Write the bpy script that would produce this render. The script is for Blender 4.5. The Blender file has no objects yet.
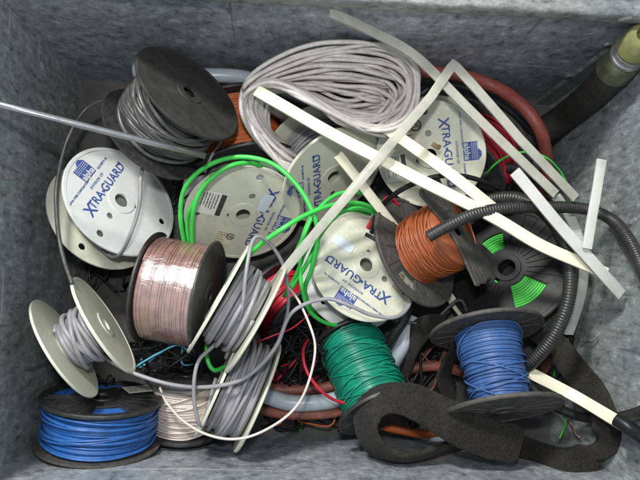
import bpy, bmesh, math, random
from mathutils import Vector, Matrix, noise
random.seed(7)
scene = bpy.context.scene
COL = scene.collection
R = math.radians

# ------------------------------------------------------------------ camera
F = 620.0                      # focal length in pixels of a 640 px wide frame
CAM_H = 0.90                   # camera height above the bottom of the bin
up_c = Vector((35, 50, 620)).normalized()          # world up, seen from the camera
x_c = Vector((math.cos(R(1.6)), -math.sin(R(1.6)), 0))
x_c = (x_c - up_c * x_c.dot(up_c)).normalized()
y_c = up_c.cross(x_c)
M3 = Matrix((x_c, y_c, up_c))                      # camera axes -> world axes
CAM = Vector((0, 0, CAM_H))
cam_d = bpy.data.cameras.new('camera')
cam_d.lens = 36.0 * F / 640.0
cam_d.sensor_width = 36.0
cam_d.clip_start = 0.01
cam_d.clip_end = 100
cam = bpy.data.objects.new('camera', cam_d)
cam.matrix_world = Matrix.Translation(CAM) @ M3.to_4x4()
COL.objects.link(cam)
scene.camera = cam

# ------------------------------------------------------------------ light
world = bpy.data.worlds.new('World')
scene.world = world
world.use_nodes = True
bg = world.node_tree.nodes['Background']
bg.inputs[0].default_value = (0.80, 0.90, 1.0, 1)
bg.inputs[1].default_value = 0.52

def area(name, loc, target, size, watts, col):
    l = bpy.data.lights.new(name, 'AREA')
    l.shape = 'RECTANGLE'; l.size, l.size_y = size
    l.energy = watts; l.color = col
    o = bpy.data.objects.new(name, l)
    o.location = loc
    o.rotation_euler = (Vector(target) - Vector(loc)).to_track_quat('-Z', 'Y').to_euler()
    COL.objects.link(o)
area('ceiling_lamp', (-0.55, 1.05, 1.45), (0.03, -0.08, 0.1), (0.28, 0.2), 34.0, (1.0, 0.985, 0.95))
area('flash_lamp', (-0.02, 0.13, 0.98), (0.03, 0.03, 0.0), (0.05, 0.035), 3.1, (1.0, 0.99, 0.97))

scene.view_settings.view_transform = 'Standard'
scene.view_settings.look = 'None'
scene.view_settings.exposure = 0.20
scene.view_settings.gamma = 1.0
scene.cycles.use_denoising = True
scene.cycles.max_bounces = 6

# ------------------------------------------------------------------ placing
BX0, BX1, BY0, BY1, BZ = -0.306, 0.392, -0.205, 0.297, 0.30   # inside of the bin

def ray(u, v):
    return M3 @ Vector(((u - 320) / F, (240 - v) / F, -1))

def P(u, v, zc, m=0.006):
    """point at height zc (cm) above the bin floor, kept inside the bin walls"""
    z = zc / 100.0
    r = ray(u, v)
    for _ in range(60):
        t = (z - CAM_H) / r.z
        p = CAM + r * t
        if z > BZ or (BX0 + m < p.x < BX1 - m and BY0 + m < p.y < BY1 - m):
            return p
        z += 0.005
    return p

def PD(u, v, depth):
    return CAM + ray(u, v) * depth

def frame(u, v):
    n = -ray(u, v).normalized()
    cx = M3 @ Vector((1, 0, 0))
    x = (cx - n * cx.dot(n)).normalized()
    return x, n.cross(x), n

# ------------------------------------------------------------------ materials
def new_mat(name):
    m = bpy.data.materials.new(name); m.use_nodes = True
    nt = m.node_tree
    return m, nt, nt.nodes['Principled BSDF']

def ramp(nt, src, stops):
    r = nt.nodes.new('ShaderNodeValToRGB')
    el = r.color_ramp.elements
    while len(el) < len(stops): el.new(0.5)
    for e, (p, c) in zip(el, stops):
        e.position = p; e.color = (*c, 1)
    nt.links.new(src, r.inputs[0])
    return r

def noise_tex(nt, scale, detail=4, rough=0.6, stretch=None):
    n = nt.nodes.new('ShaderNodeTexNoise')
    n.inputs['Scale'].default_value = scale
    n.inputs['Detail'].default_value = detail
    n.inputs['Roughness'].default_value = rough
    tc = nt.nodes.new('ShaderNodeTexCoord')
    if stretch:
        mp = nt.nodes.new('ShaderNodeMapping')
        mp.inputs['Scale'].default_value = stretch
        nt.links.new(tc.outputs['Object'], mp.inputs[0])
        nt.links.new(mp.outputs[0], n.inputs['Vector'])
    else:
        nt.links.new(tc.outputs['Object'], n.inputs['Vector'])
    return n

def mix(nt, fac, a, b, mode='MIX'):
    m = nt.nodes.new('ShaderNodeMix'); m.data_type = 'RGBA'; m.blend_type = mode
    for i, s in ((0, fac), (6, a), (7, b)):
        if isinstance(s, (int, float)): m.inputs[i].default_value = s
        elif isinstance(s, tuple): m.inputs[i].default_value = (*s, 1)
        else: nt.links.new(s, m.inputs[i])
    return m.outputs[2]

def bump(nt, bs, h, strength, dist):
    b = nt.nodes.new('ShaderNodeBump')
    b.inputs['Strength'].default_value = strength
    b.inputs['Distance'].default_value = dist
    nt.links.new(h, b.inputs['Height'])
    nt.links.new(b.outputs[0], bs.inputs['Normal'])

def plastic(name, col, rough=0.4, var=0.18, dust=0.25, scale=45, dustcol=(0.30, 0.28, 0.25), bmp=0.0, sss=0.0, spec=0.5, scuff=0.0, trans=0.0):
    m, nt, bs = new_mat(name)
    n1 = noise_tex(nt, scale, 5)
    lo = tuple(c * (1 - var) for c in col); hi = tuple(min(1, c * (1 + var)) for c in col)
    r1 = ramp(nt, n1.outputs[0], [(0.3, lo), (0.7, hi)])
    n2 = noise_tex(nt, scale * 2.7, 6, 0.7)
    r2 = ramp(nt, n2.outputs[0], [(0.48, (0, 0, 0)), (0.78, (dust,) * 3)])
    c = mix(nt, r2.outputs[0], r1.outputs[0], dustcol)
    if scuff:
        n5 = noise_tex(nt, 16, 9, 0.78)
        r5 = ramp(nt, n5.outputs[0], [(0.52, (0, 0, 0)), (0.66, (scuff,) * 3)])
        c = mix(nt, r5.outputs[0], c, tuple(q * 0.55 for q in dustcol))
        n6 = noise_tex(nt, 30, 4, 0.55, (0.25, 3.2, 1.0))
        r6 = ramp(nt, n6.outputs[0], [(0.66, (0, 0, 0)), (0.69, (scuff * 0.9,) * 3), (0.72, (0, 0, 0))])
        c = mix(nt, r6.outputs[0], c, tuple(q * 0.6 for q in dustcol))
    if trans: bs.inputs['Transmission Weight'].default_value = trans; bs.inputs['IOR'].default_value = 1.3
    nt.links.new(c, bs.inputs['Base Color'])
    rr = ramp(nt, n2.outputs[0], [(0.3, (rough * 0.85,) * 3), (0.75, (min(1, rough * 1.35),) * 3)])
    nt.links.new(rr.outputs[0], bs.inputs['Roughness'])
    bs.inputs['Specular IOR Level'].default_value = spec
    if sss:
        bs.inputs['Subsurface Weight'].default_value = sss
        bs.inputs['Subsurface Radius'].default_value = (0.004, 0.004, 0.003)
    if bmp: bump(nt, bs, n2.outputs[0], bmp, 0.001)
    return m

def galvanised(name, stretch, base, streak, tint):
    """zinc-coated sheet: faint spangle, fine flecks, long scuffs and a few stains"""
    m, nt, bs = new_mat(name)
    n1 = noise_tex(nt, 105, 8, 0.80, stretch)
    n2 = noise_tex(nt, 4, 4, 0.6)
    v = nt.nodes.new('ShaderNodeTexVoronoi'); v.inputs['Scale'].default_value = 120
    tc = nt.nodes.new('ShaderNodeTexCoord')
    n0 = noise_tex(nt, 60, 3)
    add = nt.nodes.new('ShaderNodeVectorMath'); add.operation = 'MULTIPLY_ADD'
    add.inputs[1].default_value = (0.02, 0.02, 0.02)
    nt.links.new(n0.outputs[1], add.inputs[0]); nt.links.new(tc.outputs['Object'], add.inputs[2])
    nt.links.new(add.outputs[0], v.inputs['Vector'])
    k = lambda f: tuple(c * f for c in base)
    r1 = ramp(nt, n1.outputs[0], [(0.36, k(0.34)), (0.46, k(0.78)), (0.55, k(1.0)), (0.66, k(1.60))])
    r2 = ramp(nt, n2.outputs[0], [(0.3, (0.80, 0.82, 0.86)), (0.7, (1.12, 1.10, 1.06))])
    c = mix(nt, 1.0, r1.outputs[0], r2.outputs[0], 'MULTIPLY')
    sp = ramp(nt, v.outputs['Color'], [(0.0, (0.82, 0.83, 0.85)), (1.0, (1.16, 1.15, 1.13))])
    c = mix(nt, 0.8, c, sp.outputs[0], 'MULTIPLY')
    n3 = noise_tex(nt, 7, 8, 0.72)                      # stains
    r3 = ramp(nt, n3.outputs[0], [(0.57, (0, 0, 0)), (0.70, (0.6, 0.6, 0.6))])
    c = mix(nt, r3.outputs[0], c, tint)
    for (st, lo, hi, col) in ((streak[0], 0.70, 0.73, (0.60, 0.62, 0.62)), (streak[1], 0.70, 0.72, (0.10, 0.11, 0.12)), (streak[2], 0.71, 0.73, (0.66, 0.67, 0.66))):
        n4 = noise_tex(nt, 11, 2, 0.4, st)              # scuffs and scratches
        r4 = ramp(nt, n4.outputs[0], [(lo, (0, 0, 0)), (hi, (0.55, 0.55, 0.55))])
        c = mix(nt, r4.outputs[0], c, col)
    nt.links.new(c, bs.inputs['Base Color'])
    bs.inputs['Metallic'].default_value = 0.28
    rr = ramp(nt, n2.outputs[0], [(0.3, (0.36,) * 3), (0.7, (0.52,) * 3)])
    nt.links.new(rr.outputs[0], bs.inputs['Roughness'])
    bump(nt, bs, n1.outputs[0], 0.12, 0.0015)
    return m

MAT = {}
MAT['metal_x'] = galvanised('galvanised_steel_end', (1.0, 1.1, 0.45), (0.35, 0.395, 0.395), ((1, 0.5, 7), (1, 7, 0.4), (1, 3.5, 3.5)), (0.15, 0.14, 0.11))
MAT['metal_y'] = galvanised('galvanised_steel_side', (0.7, 1.0, 0.55), (0.36, 0.40, 0.435), ((0.45, 1, 8), (7, 1, 0.4), (3, 1, 4)), (0.14, 0.13, 0.12))
MAT['rim'] = galvanised('galvanised_steel_rim', (0.5, 1.0, 1.0), (0.25, 0.27, 0.26), ((0.5, 6, 8), (6, 1, 1), (3, 3, 4)), (0.10, 0.095, 0.08))
MAT['dark_steel'] = plastic('dark_mottled_steel', (0.06, 0.06, 0.058), 0.6, 0.5, 0.4, 25, (0.14, 0.12, 0.10), bmp=0.2)  # bottom panel: much darker than the wall panels, with brown mottling
MAT['rust'] = plastic('rusty_steel', (0.16, 0.085, 0.05), 0.8, 0.4, 0.3, 90, bmp=0.4)
MAT['steel'] = plastic('bare_steel', (0.42, 0.43, 0.43), 0.3, 0.2, 0.2, 60)
MAT['steel'].node_tree.nodes['Principled BSDF'].inputs['Metallic'].default_value = 0.75
MAT['ivory'] = plastic('ivory_plastic', (0.58, 0.585, 0.475), 0.36, 0.08, 0.22, 30, (0.36, 0.33, 0.22), sss=0.15, scuff=0.38)
MAT['white'] = plastic('white_plastic', (0.55, 0.57, 0.555), 0.36, 0.07, 0.18, 30, (0.40, 0.38, 0.30), sss=0.15, scuff=0.30)
MAT['black'] = plastic('black_plastic', (0.022, 0.022, 0.023), 0.42, 0.3, 0.16, 70, (0.20, 0.19, 0.17))
MAT['black_gloss'] = plastic('glossy_black_plastic', (0.009, 0.009, 0.010), 0.36, 0.3, 0.05, 70, (0.14, 0.13, 0.12), spec=0.25)
MAT['dustyblack'] = plastic('dusty_black_plastic', (0.050, 0.047, 0.042), 0.6, 0.3, 0.40, 60, (0.17, 0.155, 0.13))
MAT['matt'] = plastic('matt_black_plastic', (0.026, 0.025, 0.023), 0.62, 0.35, 0.22, 40, (0.10, 0.092, 0.08), spec=0.3)
MAT['blue'] = plastic('blue_wire', (0.014, 0.092, 0.31), 0.38, 0.2, 0.12, 60)
MAT['blue_pale'] = plastic('mid_blue_wire', (0.036, 0.098, 0.265), 0.45, 0.2, 0.16, 60)
MAT['teal'] = plastic('teal_wire', (0.004, 0.20, 0.125), 0.33, 0.2, 0.06, 60)
MAT['green'] = plastic('bright_green_cable', (0.035, 0.45, 0.06), 0.36, 0.2, 0.15, 50)
MAT['green_wire'] = plastic('leaf_green_wire', (0.05, 0.47, 0.05), 0.35, 0.15, 0.06, 60)
MAT['orange'] = plastic('orange_wire', (0.50, 0.115, 0.022), 0.4, 0.15, 0.12, 60)
MAT['rust_orange'] = plastic('burnt_orange_wire', (0.27, 0.068, 0.020), 0.36, 0.2, 0.12, 60)
MAT['red'] = plastic('red_wire', (0.45, 0.012, 0.03), 0.33, 0.2, 0.08, 60)
MAT['cream'] = plastic('cream_wire', (0.55, 0.48, 0.44), 0.45, 0.12, 0.25, 60)
MAT['copper'] = plastic('clear_coated_copper_wire', (0.34, 0.185, 0.155), 0.26, 0.30, 0.10, 80)
MAT['grey_wire'] = plastic('grey_wire', (0.24, 0.235, 0.25), 0.38, 0.15, 0.2, 60)
MAT['dark_wire'] = plastic('dark_grey_cable', (0.058, 0.058, 0.057), 0.34, 0.25, 0.18, 60)
MAT['pale_cable'] = plastic('pale_grey_cable', (0.52, 0.485, 0.46), 0.5, 0.16, 0.50, 90, (0.25, 0.215, 0.17), bmp=0.2)
MAT['pipe'] = plastic('pale_blue_grey_pipe', (0.36, 0.40, 0.45), 0.3, 0.12, 0.2, 50)
MAT['red_hose'] = plastic('dull_red_hose', (0.25, 0.050, 0.038), 0.5, 0.2, 0.25, 50)
MAT['brown_hose'] = plastic('brown_red_hose', (0.20, 0.060, 0.038), 0.55, 0.3, 0.3, 50)
MAT['rubber'] = plastic('black_rubber', (0.020, 0.018, 0.016), 0.6, 0.3, 0.25, 50, (0.09, 0.075, 0.06), bmp=0.15)
MAT['corrug'] = plastic('black_corrugated_plastic', (0.020, 0.020, 0.019), 0.36, 0.2, 0.22, 80, (0.13, 0.125, 0.11))
MAT['strip'] = plastic('cream_sleeving', (0.71, 0.675, 0.53), 0.42, 0.06, 0.16, 30, (0.50, 0.43, 0.30), sss=0.2, scuff=0.22)
MAT['strip_grey'] = plastic('cloudy_grey_sleeving', (0.58, 0.575, 0.50), 0.28, 0.12, 0.25, 35, (0.34, 0.31, 0.24), scuff=0.30, trans=0.45)
MAT['strip_white'] = plastic('milky_sleeving', (0.66, 0.67, 0.62), 0.32, 0.08, 0.2, 35, (0.45, 0.42, 0.35), scuff=0.30, trans=0.30)
MAT['fitting'] = plastic('olive_plated_fitting', (0.11, 0.12, 0.07), 0.4, 0.35, 0.5, 60)
MAT['fitting'].node_tree.nodes['Principled BSDF'].inputs['Metallic'].default_value = 0.5
MAT['brass'] = plastic('greenish_brass', (0.17, 0.18, 0.06), 0.45, 0.35, 0.5, 60)
MAT['ink'] = plastic('blue_ink', (0.035, 0.065, 0.24), 0.5, 0.2, 0.25, 90, (0.35, 0.36, 0.38))
MAT['blackink'] = plastic('black_ink', (0.03, 0.03, 0.03), 0.6, 0.2, 0.2, 90)
MAT['paper'] = plastic('white_paper', (0.68, 0.67, 0.62), 0.7, 0.06, 0.2, 40, (0.5, 0.46, 0.38))
MAT['yellow_paper'] = plastic('yellowed_paper', (0.62, 0.58, 0.44), 0.7, 0.06, 0.2, 40, (0.5, 0.42, 0.3))
MAT['blue_paper'] = plastic('pale_blue_paper', (0.56, 0.63, 0.70), 0.6, 0.05, 0.1, 40)
MAT['concrete'] = plastic('concrete', (0.20, 0.19, 0.18), 0.85, 0.25, 0.3, 12)
MAT['crumb'] = plastic('brown_scrap', (0.20, 0.13, 0.08), 0.7, 0.2, 0.2, 60)
MAT['cyan'] = plastic('cyan_film', (0.08, 0.36, 0.50), 0.3, 0.2, 0.2, 60)

def felt():
    m, nt, bs = new_mat('dusty_black_felt')
    n = noise_tex(nt, 420, 3, 0.8)
    n2 = noise_tex(nt, 26, 6, 0.7)
    r = ramp(nt, n.outputs[0], [(0.35, (0.006, 0.0057, 0.005)), (0.72, (0.036, 0.033, 0.028))])
    r2 = ramp(nt, n2.outputs[0], [(0.45, (0, 0, 0)), (0.8, (0.5, 0.5, 0.5))])
    c = mix(nt, r2.outputs[0], r.outputs[0], (0.060, 0.054, 0.043))
    nt.links.new(c, bs.inputs['Base Color'])
    bs.inputs['Roughness'].default_value = 0.95
    bs.inputs['Specular IOR Level'].default_value = 0.15
    bs.inputs['Sheen Weight'].default_value = 0.06
    bump(nt, bs, n.outputs[0], 0.9, 0.0015)
    return m
MAT['felt'] = felt()

def wrap():
    m, nt, bs = new_mat('clear_shrink_wrap')
    out = nt.nodes['Material Output']
    tr = nt.nodes.new('ShaderNodeBsdfTransparent')
    gl = nt.nodes.new('ShaderNodeBsdfGlossy')
    gl.inputs['Roughness'].default_value = 0.24
    gl.inputs['Color'].default_value = (1, 1, 1, 1)
    n = noise_tex(nt, 55, 5, 0.6, (1.0, 1.0, 0.35))
    b = nt.nodes.new('ShaderNodeBump'); b.inputs['Strength'].default_value = 0.6; b.inputs['Distance'].default_value = 0.004
    nt.links.new(n.outputs[0], b.inputs['Height']); nt.links.new(b.outputs[0], gl.inputs['Normal'])
    mx = nt.nodes.new('ShaderNodeMixShader')
    mx.inputs[0].default_value = 0.24
    nt.links.new(tr.outputs[0], mx.inputs[1]); nt.links.new(gl.outputs[0], mx.inputs[2])
    nt.links.new(mx.outputs[0], out.inputs['Surface'])
    return m
MAT['wrap'] = wrap()

# ------------------------------------------------------------------ mesh helpers
class MB:
    def __init__(s): s.v = []; s.f = []; s.mi = []; s.cur = 0
    def add(s, vs, fs):
        o = len(s.v); s.v += [tuple(v) for v in vs]
        s.f += [tuple(i + o for i in f) for f in fs]; s.mi += [s.cur] * len(fs)
    def box(s, c, d, rot=None):
        c = Vector(c); vs = []
        for x in (-1, 1):
            for y in (-1, 1):
                for z in (-1, 1):
                    p = Vector((x * d[0] / 2, y * d[1] / 2, z * d[2] / 2))
                    vs.append(c + (rot @ p if rot else p))
        s.add(vs, [(0, 1, 3, 2), (4, 6, 7, 5), (0, 4, 5, 1), (2, 3, 7, 6), (0, 2, 6, 4), (1, 5, 7, 3)])
    def lathe(s, prof, n=48, close=False):
        vs = []
        for r, z in prof:
            for k in range(n):
                a = 2 * math.pi * k / n
                vs.append((r * math.cos(a), r * math.sin(a), z))
        fs = []; m = len(prof)
        for i in range(m if close else m - 1):
            j = (i + 1) % m
            for k in range(n):
                l = (k + 1) % n
                fs.append((i * n + k, i * n + l, j * n + l, j * n + k))
        s.add(vs, fs)
    def tube(s, pts, rad, n=8, cap=True, closed=False):
        """rad: number or function(i, length so far)"""
        pts = [Vector(p) for p in pts]; N = len(pts)
        T = []
        for i in range(N):
            a = pts[(i - 1) % N] if (closed or i > 0) else pts[i]
            b = pts[(i + 1) % N] if (closed or i < N - 1) else pts[i]
            d = b - a
            T.append(d.normalized() if d.length > 1e-9 else Vector((0, 0, 1)))
        h = Vector((0, 0, 1)) if abs(T[0].z) < 0.9 else Vector((1, 0, 0))
        U = (h - T[0] * h.dot(T[0])).normalized()
        vs = []
        for i in range(N):
            U = U - T[i] * U.dot(T[i]); U.normalize()
            V = T[i].cross(U)
            r = rad(i) if callable(rad) else rad
            for k in range(n):
                a = 2 * math.pi * k / n
                vs.append(pts[i] + (U * math.cos(a) + V * math.sin(a)) * r)
        fs = []
        for i in range(N if closed else N - 1):
            j = (i + 1) % N
            for k in range(n):
                l = (k + 1) % n
                fs.append((i * n + k, i * n + l, j * n + l, j * n + k))
        if cap and not closed:
            fs.append(tuple(range(n - 1, -1, -1))); fs.append(tuple((N - 1) * n + k for k in range(n)))
        s.add(vs, fs)
    def mesh(s, name, mats, smooth=True):
        me = bpy.data.meshes.new(name)
        me.from_pydata(s.v, [], s.f)
        for m in (mats if isinstance(mats, (list, tuple)) else [mats]):
            me.materials.append(MAT[m] if isinstance(m, str) else m)
        me.polygons.foreach_set('material_index', s.mi)
        me.polygons.foreach_set('use_smooth', [smooth] * len(s.f))
        me.update()
        return me
    def build(s, name, mats, parent=None, smooth=True):
        return link(name, s.mesh(name, mats, smooth), parent)

def link(name, data, parent=None):
    o = bpy.data.objects.new(name, data); COL.objects.link(o)
    if parent: o.parent = parent
    return o

def smooth_by_angle(me, deg=35):
    bm = bmesh.new(); bm.from_mesh(me)
    for f in bm.faces: f.smooth = True
    for e in bm.edges:
        e.smooth = not (len(e.link_faces) == 2 and e.calc_face_angle(0) > R(deg))
    bm.to_mesh(me); bm.free()

def tag(o, label, cat, group=None, kind=None):
    o['label'] = label; o['category'] = cat
    if group: o['group'] = group
    if kind: o['kind'] = kind
    return o

def spline(ctrl, per=14, closed=False):
    c = [Vector(p) for p in ctrl]; N = len(c); out = []
    for i in range(N if closed else N - 1):
        g = lambda k: c[k % N] if closed else c[max(0, min(N - 1, k))]
        p0, p1, p2, p3 = g(i - 1), g(i), g(i + 1), g(i + 2)
        for k in range(per):
            t = k / per
            out.append(0.5 * ((2 * p1) + (p2 - p0) * t + (2 * p0 - 5 * p1 + 4 * p2 - p3) * t * t + (3 * p1 - p0 - 3 * p2 + p3) * t ** 3))
    if not closed: out.append(c[-1])
    return out

def resample(pts, step):
    out = [pts[0].copy()]; acc = 0
    for a, b in zip(pts, pts[1:]):
        d = (b - a).length
        while acc + d >= step and d > 1e-9:
            t = (step - acc) / d
            a = a.lerp(b, t); out.append(a.copy()); d = (b - a).length; acc = 0
        acc += d
    return out

def wob(pts, amp, freq, seed):
    return [p + Vector((noise.noise((p.x * freq + seed, p.y * freq, p.z * freq)),
                        noise.noise((p.x * freq, p.y * freq + seed + 9, p.z * freq)),
                        noise.noise((p.x * freq, p.y * freq, p.z * freq + seed + 31)))) * amp for p in pts]

# flat outlines with holes -> plates
def plate(key, loops, thick, bev, mat):
    cu = bpy.data.curves.new(key, 'CURVE')
    cu.dimensions = '2D'; cu.fill_mode = 'BOTH'
    cu.extrude = thick / 2 - bev; cu.bevel_depth = bev; cu.bevel_resolution = 1
    cu.offset = -bev
    for lp in loops:
        sp = cu.splines.new('POLY'); sp.points.add(len(lp) - 1)
        for q, (x, y) in zip(sp.points, lp): q.co = (x, y, 0, 1)
        sp.use_cyclic_u = True
    o = bpy.data.objects.new(key, cu); COL.objects.link(o)
    dg = bpy.context.evaluated_depsgraph_get(); dg.update()
    me = bpy.data.meshes.new_from_object(o.evaluated_get(dg), depsgraph=dg)
    bpy.data.objects.remove(o); bpy.data.curves.remove(cu)
    me.name = key
    me.materials.clear(); me.materials.append(MAT[mat])
    smooth_by_angle(me)
    return me

def circ(r, n=56, cx=0, cy=0):
    return [(cx + r * math.cos(2 * math.pi * k / n), cy + r * math.sin(2 * math.pi * k / n)) for k in range(n)]

def sector(r0, r1, a0, a1, n=10):
    o = [(r1 * math.cos(R(a0 + (a1 - a0) * k / n)), r1 * math.sin(R(a0 + (a1 - a0) * k / n))) for k in range(n + 1)]
    i = [(r0 * math.cos(R(a1 + (a0 - a1) * k / n)), r0 * math.sin(R(a1 + (a0 - a1) * k / n))) for k in range(n + 1)]
    return o + i

def join_into(me, mb):
    """append MB geometry to a mesh, same material"""
    bm = bmesh.new(); bm.from_mesh(me)
    t = bpy.data.meshes.new('tmp'); t.from_pydata(mb.v, [], mb.f); t.update()
    bm.from_mesh(t); bpy.data.meshes.remove(t)
    bm.to_mesh(me); bm.free()
    smooth_by_angle(me)
    return me

TEXT = {}
def text_mesh(s, size, thick=0.0003, spacing=1.0):
    k = (s, size, spacing)
    if k in TEXT: return TEXT[k]
    cu = bpy.data.curves.new('lettering', 'FONT')
    cu.body = s; cu.size = size; cu.extrude = thick / 2; cu.align_x = 'CENTER'; cu.align_y = 'CENTER'
    cu.space_character = spacing; cu.offset = size * 0.018
    cu.resolution_u = 3
    o = bpy.data.objects.new('lettering', cu); COL.objects.link(o)
    dg = bpy.context.evaluated_depsgraph_get(); dg.update()
    me = bpy.data.meshes.new_from_object(o.evaluated_get(dg), depsgraph=dg)
    bpy.data.objects.remove(o); bpy.data.curves.remove(cu)
    TEXT[k] = ([v.co.copy() for v in me.vertices], [tuple(p.vertices) for p in me.polygons])
    bpy.data.meshes.remove(me)
    return TEXT[k]

def put_text(mb, s, size, x, y, z, rot=0.0, spacing=1.0, sx=1.0):
    vs, fs = text_mesh(s, size, spacing=spacing)
    c, n = math.cos(rot), math.sin(rot)
    mb.add([(x + v.x * sx * c - v.y * n, y + v.x * sx * n + v.y * c, z + v.z) for v in vs], fs)

# ------------------------------------------------------------------ the bin
floor = MB(); floor.add([(-6, -6, -0.03), (6, -6, -0.03), (6, 6, -0.03), (-6, 6, -0.03)], [(0, 1, 2, 3)])
fo = floor.build('floor', 'concrete', smooth=False); fo['kind'] = 'structure'
fo['label'] = 'grey concrete floor under the metal bin'; fo['category'] = 'floor'

binr = link('metal_bin', None)
tag(binr, 'dull galvanised steel bin filled with spools, cables and hoses', 'bin')

def sheet(name, o, eu, ev, nu, nv, amp, seed, mat, nrm, dents=(), thick=0.002):
    o = Vector(o); eu = Vector(eu); ev = Vector(ev); nrm = Vector(nrm)
    def g(i, j):
        a, b = i / nu, j / nv
        p = o + eu * a + ev * b
        e = min(1, 6 * min(a, 1 - a, b, 1 - b) )
        d = noise.noise(p * 6 + Vector((seed, 0, 0))) * amp * e + noise.noise(p * 19 + Vector((0, seed, 0))) * amp * 0.35 * e
        for (q, rr, am) in dents:
            d += am * math.exp(-((p - Vector(q)).length / rr) ** 2)
        return p + nrm * d
    A = [g(i, j) for j in range(nv + 1) for i in range(nu + 1)]
    B = [p - nrm * thick for p in A]
    W = nu + 1
    fs = []; K = len(A)
    for j in range(nv):
        for i in range(nu):
            q = (j * W + i, j * W + i + 1, (j + 1) * W + i + 1, (j + 1) * W + i)
            fs.append(q); fs.append(tuple(K + x for x in reversed(q)))
    border = [i for i in range(W)] + [j * W + nu for j in range(1, nv + 1)] + [nv * W + i for i in range(nu - 1, -1, -1)] + [j * W for j in range(nv - 1, 0, -1)]
    for a, b in zip(border, border[1:] + border[:1]):
        fs.append((b, a, K + a, K + b))
    mb = MB(); mb.add(A + B, fs)
    ob = mb.build(name, mat, binr)
    smooth_by_angle(ob.data, 50)
    return ob

g = 0.0025
WT = BZ - 0.004
sheet('bottom_panel', (BX0, BY0, 0), (BX1 - BX0, 0, 0), (0, BY1 - BY0, 0), 30, 24, 0.0015, 3, 'dark_steel', (0, 0, 1))
def on_back(u, v):
    r = ray(u, v); return CAM + r * ((BY1 - 0.006) / r.y)
riv = [on_back(609, 47), on_back(570, 78)]
rivd = [(Vector((p.x, BY1, p.z)), 0.020, 0.004) for p in riv]
wb = sheet('wall_panel', (BX0, BY1, 0), (BX1 - BX0, 0, 0), (0, 0, WT), 80, 34, 0.004, 11, 'metal_y', (0, -1, 0), rivd)
sheet('wall_panel', (BX1, BY0, 0), (-(BX1 - BX0), 0, 0), (0, 0, WT), 70, 30, 0.003, 23, 'metal_y', (0, 1, 0))
sheet('wall_panel', (BX0, BY0, 0), (0, BY1 - BY0, 0), (0, 0, WT), 60, 30, 0.004, 37, 'metal_x', (1, 0, 0))
sheet('wall_panel', (BX1, BY1, 0), (0, -(BY1 - BY0), 0), (0, 0, WT), 60, 30, 0.005, 51, 'metal_x', (-1, 0, 0))

def rim(name, a, b, out):
    """rolled lip along the top of a wall: rounded section swept from a to b"""
    a = Vector(a); b = Vector(b); out = Vector(out); upv = Vector((0, 0, 1))
    prof = []
    for (x, z, r) in ((0.040, 0.0, 0.006), (-0.007, 0.0, 0.007), (-0.007, -0.020, 0.005), (0.040, -0.022, 0.004)):
        prof.append((x, z, r))
    pts = []
    n = len(prof)
    for i in range(n):
        p0 = Vector(prof[i - 1][:2]); p1 = Vector(prof[i][:2]); p2 = Vector(prof[(i + 1) % n][:2]); r = prof[i][2]
        d0 = (p0 - p1).normalized(); d2 = (p2 - p1).normalized()
        for k in range(6):
            t = k / 5
            q0 = p1 + d0 * r; q2 = p1 + d2 * r
            pts.append((1 - t) ** 2 * q0 + 2 * t * (1 - t) * p1 + t * t * q2)
    N = 40; vs = []
    for i in range(N + 1):
        c = a.lerp(b, i / N)
        for q in pts:
            w = noise.noise(c * 9 + Vector((q.x * 40, 0, 5))) * 0.0012
            vs.append(c + out * (q.x + w) + upv * (q.y + w))
    m = len(pts); fs = []
    for i in range(N):
        for k in range(m):
            l = (k + 1) % m
            fs.append((i * m + k, (i + 1) * m + k, (i + 1) * m + l, i * m + l))
    fs.append(tuple(range(m))); fs.append(tuple(N * m + k for k in range(m - 1, -1, -1)))
    mb = MB(); mb.add(vs, fs)
    return mb.build(name, 'rim', binr)
zt = BZ + 0.004
rim('rim_lip', (BX0 - 0.04, BY1, zt), (BX1 + 0.04, BY1, zt), (0, 1, 0))
rim('rim_lip', (BX0 - 0.04, BY0, zt), (BX1 + 0.04, BY0, zt), (0, -1, 0))
rim('rim_lip', (BX0, BY0 + 0.008, zt - 0.0025), (BX0, BY1 - 0.008, zt - 0.0025), (-1, 0, 0))
rim('rim_lip', (BX1, BY0 + 0.008, zt - 0.0025), (BX1, BY1 - 0.008, zt - 0.0025), (1, 0, 0))
# riveted corner seam on the back wall
sm = MB()
N = 16; vs = []; fs = []
for i in range(N + 1):
    z = 0.004 + (WT - 0.03) * i / N
    wv = 0.024 + 0.003 * noise.noise((z * 30, 2, 1))
    for (x, y) in ((BX1 - 0.001, BY1 - 0.0065), (BX1 - wv + 0.002, BY1 - 0.0065), (BX1 - wv, BY1 - 0.0015)):
        vs.append((x, y, z))
for i in range(N):
    for k in range(2):
        fs.append((i * 3 + k, i * 3 + k + 1, (i + 1) * 3 + k + 1, (i + 1) * 3 + k))
sm.add(vs, fs)
seam = sm.build('corner_seam', 'rim', binr, smooth=False)
for p in riv:
    mb = MB(); mb.lathe([(0.0001, 0.0), (0.0028, 0.0), (0.0034, 0.0012), (0.006, 0.0006), (0.0075, -0.002)], 20)
    o = mb.build('rivet', 'steel', binr)
    o.rotation_euler = (R(90), 0, 0); o.location = (p.x, BY1 - 0.0055, p.z)
    mb = MB(); mb.box((0, 0, 0.0006), (0.0042, 0.0022, 0.0012))
    mb.build('rivet_slot', 'black', o)
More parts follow.
